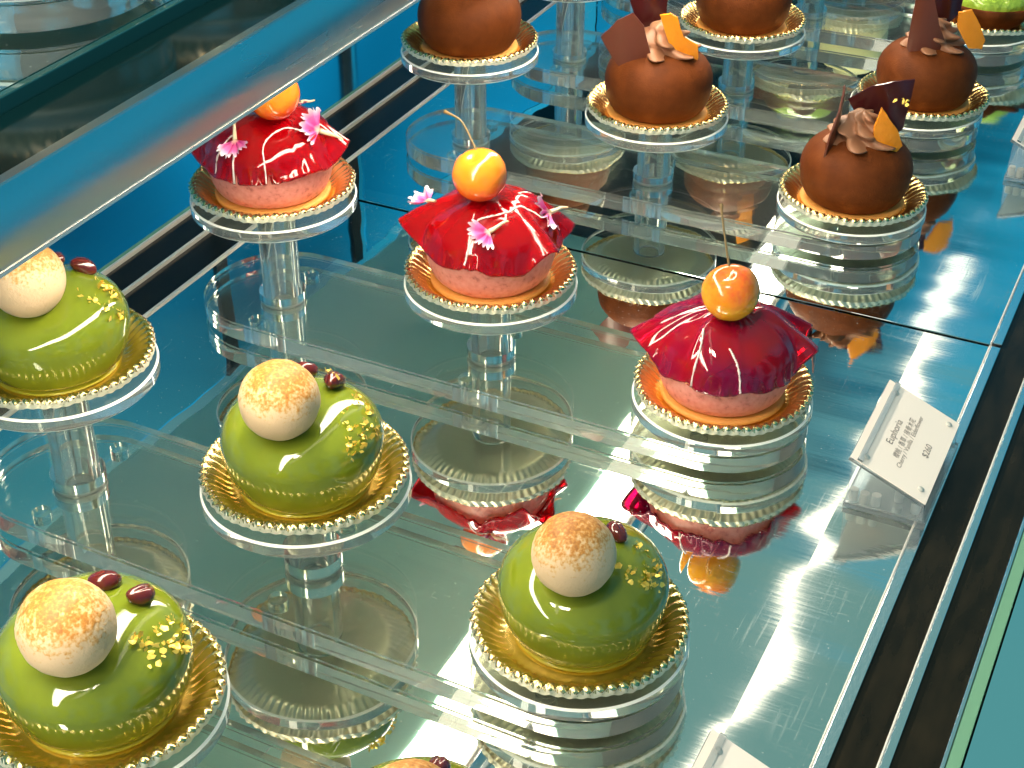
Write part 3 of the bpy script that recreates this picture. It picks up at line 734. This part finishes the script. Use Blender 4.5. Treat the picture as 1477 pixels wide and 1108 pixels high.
def tart(key, label, tl, dxy=(0, 0)):
    tray(key, tl, *dxy); t = thing('lime_tart', label, 'tart', ST[key] + Vector((dxy[0], dxy[1], .016)), 0, 'lime topped tarts')
    link('shell', TA, t); link('lime_top', TG, t)
tart('ER', 'lime green topped tart in a wavy brown shell at the top right corner', 'gold tray under the lime tart at the top right corner', (.15, .2))
tart('EM', 'lime topped tart above the top edge, seen upside down in the mirror', 'gold tray of the lime tart seen in the mirror near the top edge')
tart('EL', 'lime topped tart above the top edge, farther left, seen in the mirror', 'gold tray of the farther left lime tart seen in the mirror')
PB = body_mesh('body', M['pale'], .74, .5, .5, .6, 41)
for k_, lb, tl in (('FM', 'pale yellow cake above the top edge, seen only in the mirror', 'gold tray of the pale yellow cake seen in the mirror'),):
    tray(k_, tl); t = thing('pale_cake', lb, 'cake', ST[k_] + Vector((0, 0, .016))); link('body', PB, t)
    link('pale_knob', ball_mesh('pale_knob', M['pale'], .25, 3), t).location = (0, 0, 1.1)

# ------------------------------------------------------------------ price signs
def text_mesh(body, width, height=None):
    cu_ = bpy.data.curves.new('lettering', 'FONT'); cu_.body = body; cu_.size = 1; cu_.align_x = 'CENTER'; cu_.align_y = 'CENTER'
    cu_.extrude = 0.0
    o = bpy.data.objects.new('tmp', cu_); COL.objects.link(o); dg = bpy.context.evaluated_depsgraph_get()
    me = bpy.data.meshes.new_from_object(o.evaluated_get(dg)); bpy.data.objects.remove(o)
    xs = [v.co.x for v in me.vertices]; ys = [v.co.y for v in me.vertices]
    if not xs: return me
    s = width / (max(xs) - min(xs)); cx_ = (max(xs) + min(xs)) / 2; cy_ = (max(ys) + min(ys)) / 2
    sy = s if height is None else height / (max(ys) - min(ys))
    for v in me.vertices: v.co = ((v.co.x - cx_) * s, (v.co.y - cy_) * sy, 0)
    me.materials.clear(); me.materials.append(M['ink']); return me
def sign(label, y, lines, rz=0, x=0):
    W_, D_ = 1.58, .89; tilt = math.atan2(.35, .82)
    t = thing('price_sign', label, 'price sign', (7.87 + x, y, 0), rz, 'price signs along the front of the mirror floor')
    # card frame: u along +Y (reading direction), v towards -X and up
    Rm = Matrix(((0, -math.cos(tilt), math.sin(tilt)), (1, 0, 0), (0, math.sin(tilt), math.cos(tilt))))
    org = Vector((0, 0, .485)); eu = Rm.to_euler()
    def put(o, u, v, n_): o.location = org + Rm @ Vector((u, v, n_)); o.rotation_euler = eu; return o
    put(link('card', box('card', -W_ / 2, W_ / 2, -D_ / 2, D_ / 2, -.006, .006, M['card']), t), 0, 0, 0)
    put(link('back_plate', box('back_plate', -W_ / 2, W_ / 2, -D_ / 2, D_ / 2, -.02, .02, M['clear_tint'], .004), t), 0, 0, -.03)
    put(link('cover_strip', box('cover_strip', -W_ / 2, W_ / 2, -.03, .03, -.012, .012, M['clear_tint'], .004), t), 0, D_ / 2 - .10, .022)
    for u, v, width, h, s in lines:
        put(link('lettering', text_mesh(s, width, h), t), u, v, .0085)
    for u, v in ((-.66, .30), (.62, .32), (-.62, -.34), (.66, -.34)):
        put(link('magnet_dot', lathe('magnet_dot', [(0, 0), (.035, 0), (.035, .012), (0, .012)], M['peg'], 20), t), u, v, .008)
    link('base_plate', box('base_plate', -.42, .44, -W_ / 2, W_ / 2, .01, .07, M['clear_tint'], .006), t)
    for yy in (-W_ / 2 + .03, W_ / 2 - .03):
        bm = bmesh.new(); pr = [(-.40, .074), (.41, .074), (.40, .285), (-.38, .62)]
        A = [bm.verts.new((px, yy - .025, pz)) for px, pz in pr]; f = bm.faces.new(A)
        r_ = bmesh.ops.extrude_face_region(bm, geom=[f])
        for v in r_['geom']:
            if isinstance(v, bmesh.types.BMVert): v.co.y = yy + .025
        link('side_plate', from_bm('side_plate', bm, M['clear_tint']), t)
    pg = auto(lathe('peg', [(0, 0), (.048, 0), (.048, .13), (0, .13)], M['peg'], 24), 30)
    for px, py in ((-.34, -.68), (-.22, -.70), (-.10, -.68), (.30, -.62), (.1, -.5), (-.34, .6), (.3, .6)):
        at(link('peg', pg, t), (px, py, .074))
    return t
euph = [(0, .145, .46, .105, 'Euphoria'), (0, .035, .77, .075, '\u6afb\u6843 / \u9999\u8349 / \u63a5\u9aa8\u6728\u82b1'), (0, -.045, 1.01, .07, 'Cherry / Vanilla / Elderflower'), (.02, -.245, .23, .085, '$260')]
sign('cream price card on a clear block, reading Euphoria, beside the right red cake', -.06, euph)
sign('pale price card cut off by the bottom edge, blank where it shows', -5.85, [])
sign('pale price card on a clear block at the right edge of the picture', 8.45, [])

# ------------------------------------------------------------------ stands on the upper shelf
stand('U', -4.3, -5.0, 0, 'blurred clear stand on the upper shelf in the top left corner', 5.936)
stand('V', -4.2, -2.9, 0, 'blurred clear stand on the upper shelf, right of the corner one', 5.936)
choc_cake('UR', 'chocolate cake on the upper shelf, seen in its mirrored top', [], 'gold tray on the upper shelf at the top left')
tart('VR', 'lime topped tart on the upper shelf, right of the chocolate cake', 'gold tray under the lime tart on the upper shelf')

# ------------------------------------------------------------------ to real size (metres)
done = set()
Ms = Matrix.Scale(S, 4)
for o in list(sc.objects):
    if o.type in ('CAMERA', 'LIGHT'): continue
    o.location = o.location * S
    if o.type == 'MESH' and o.data.name not in done:
        done.add(o.data.name); o.data.transform(Ms); o.data.update()
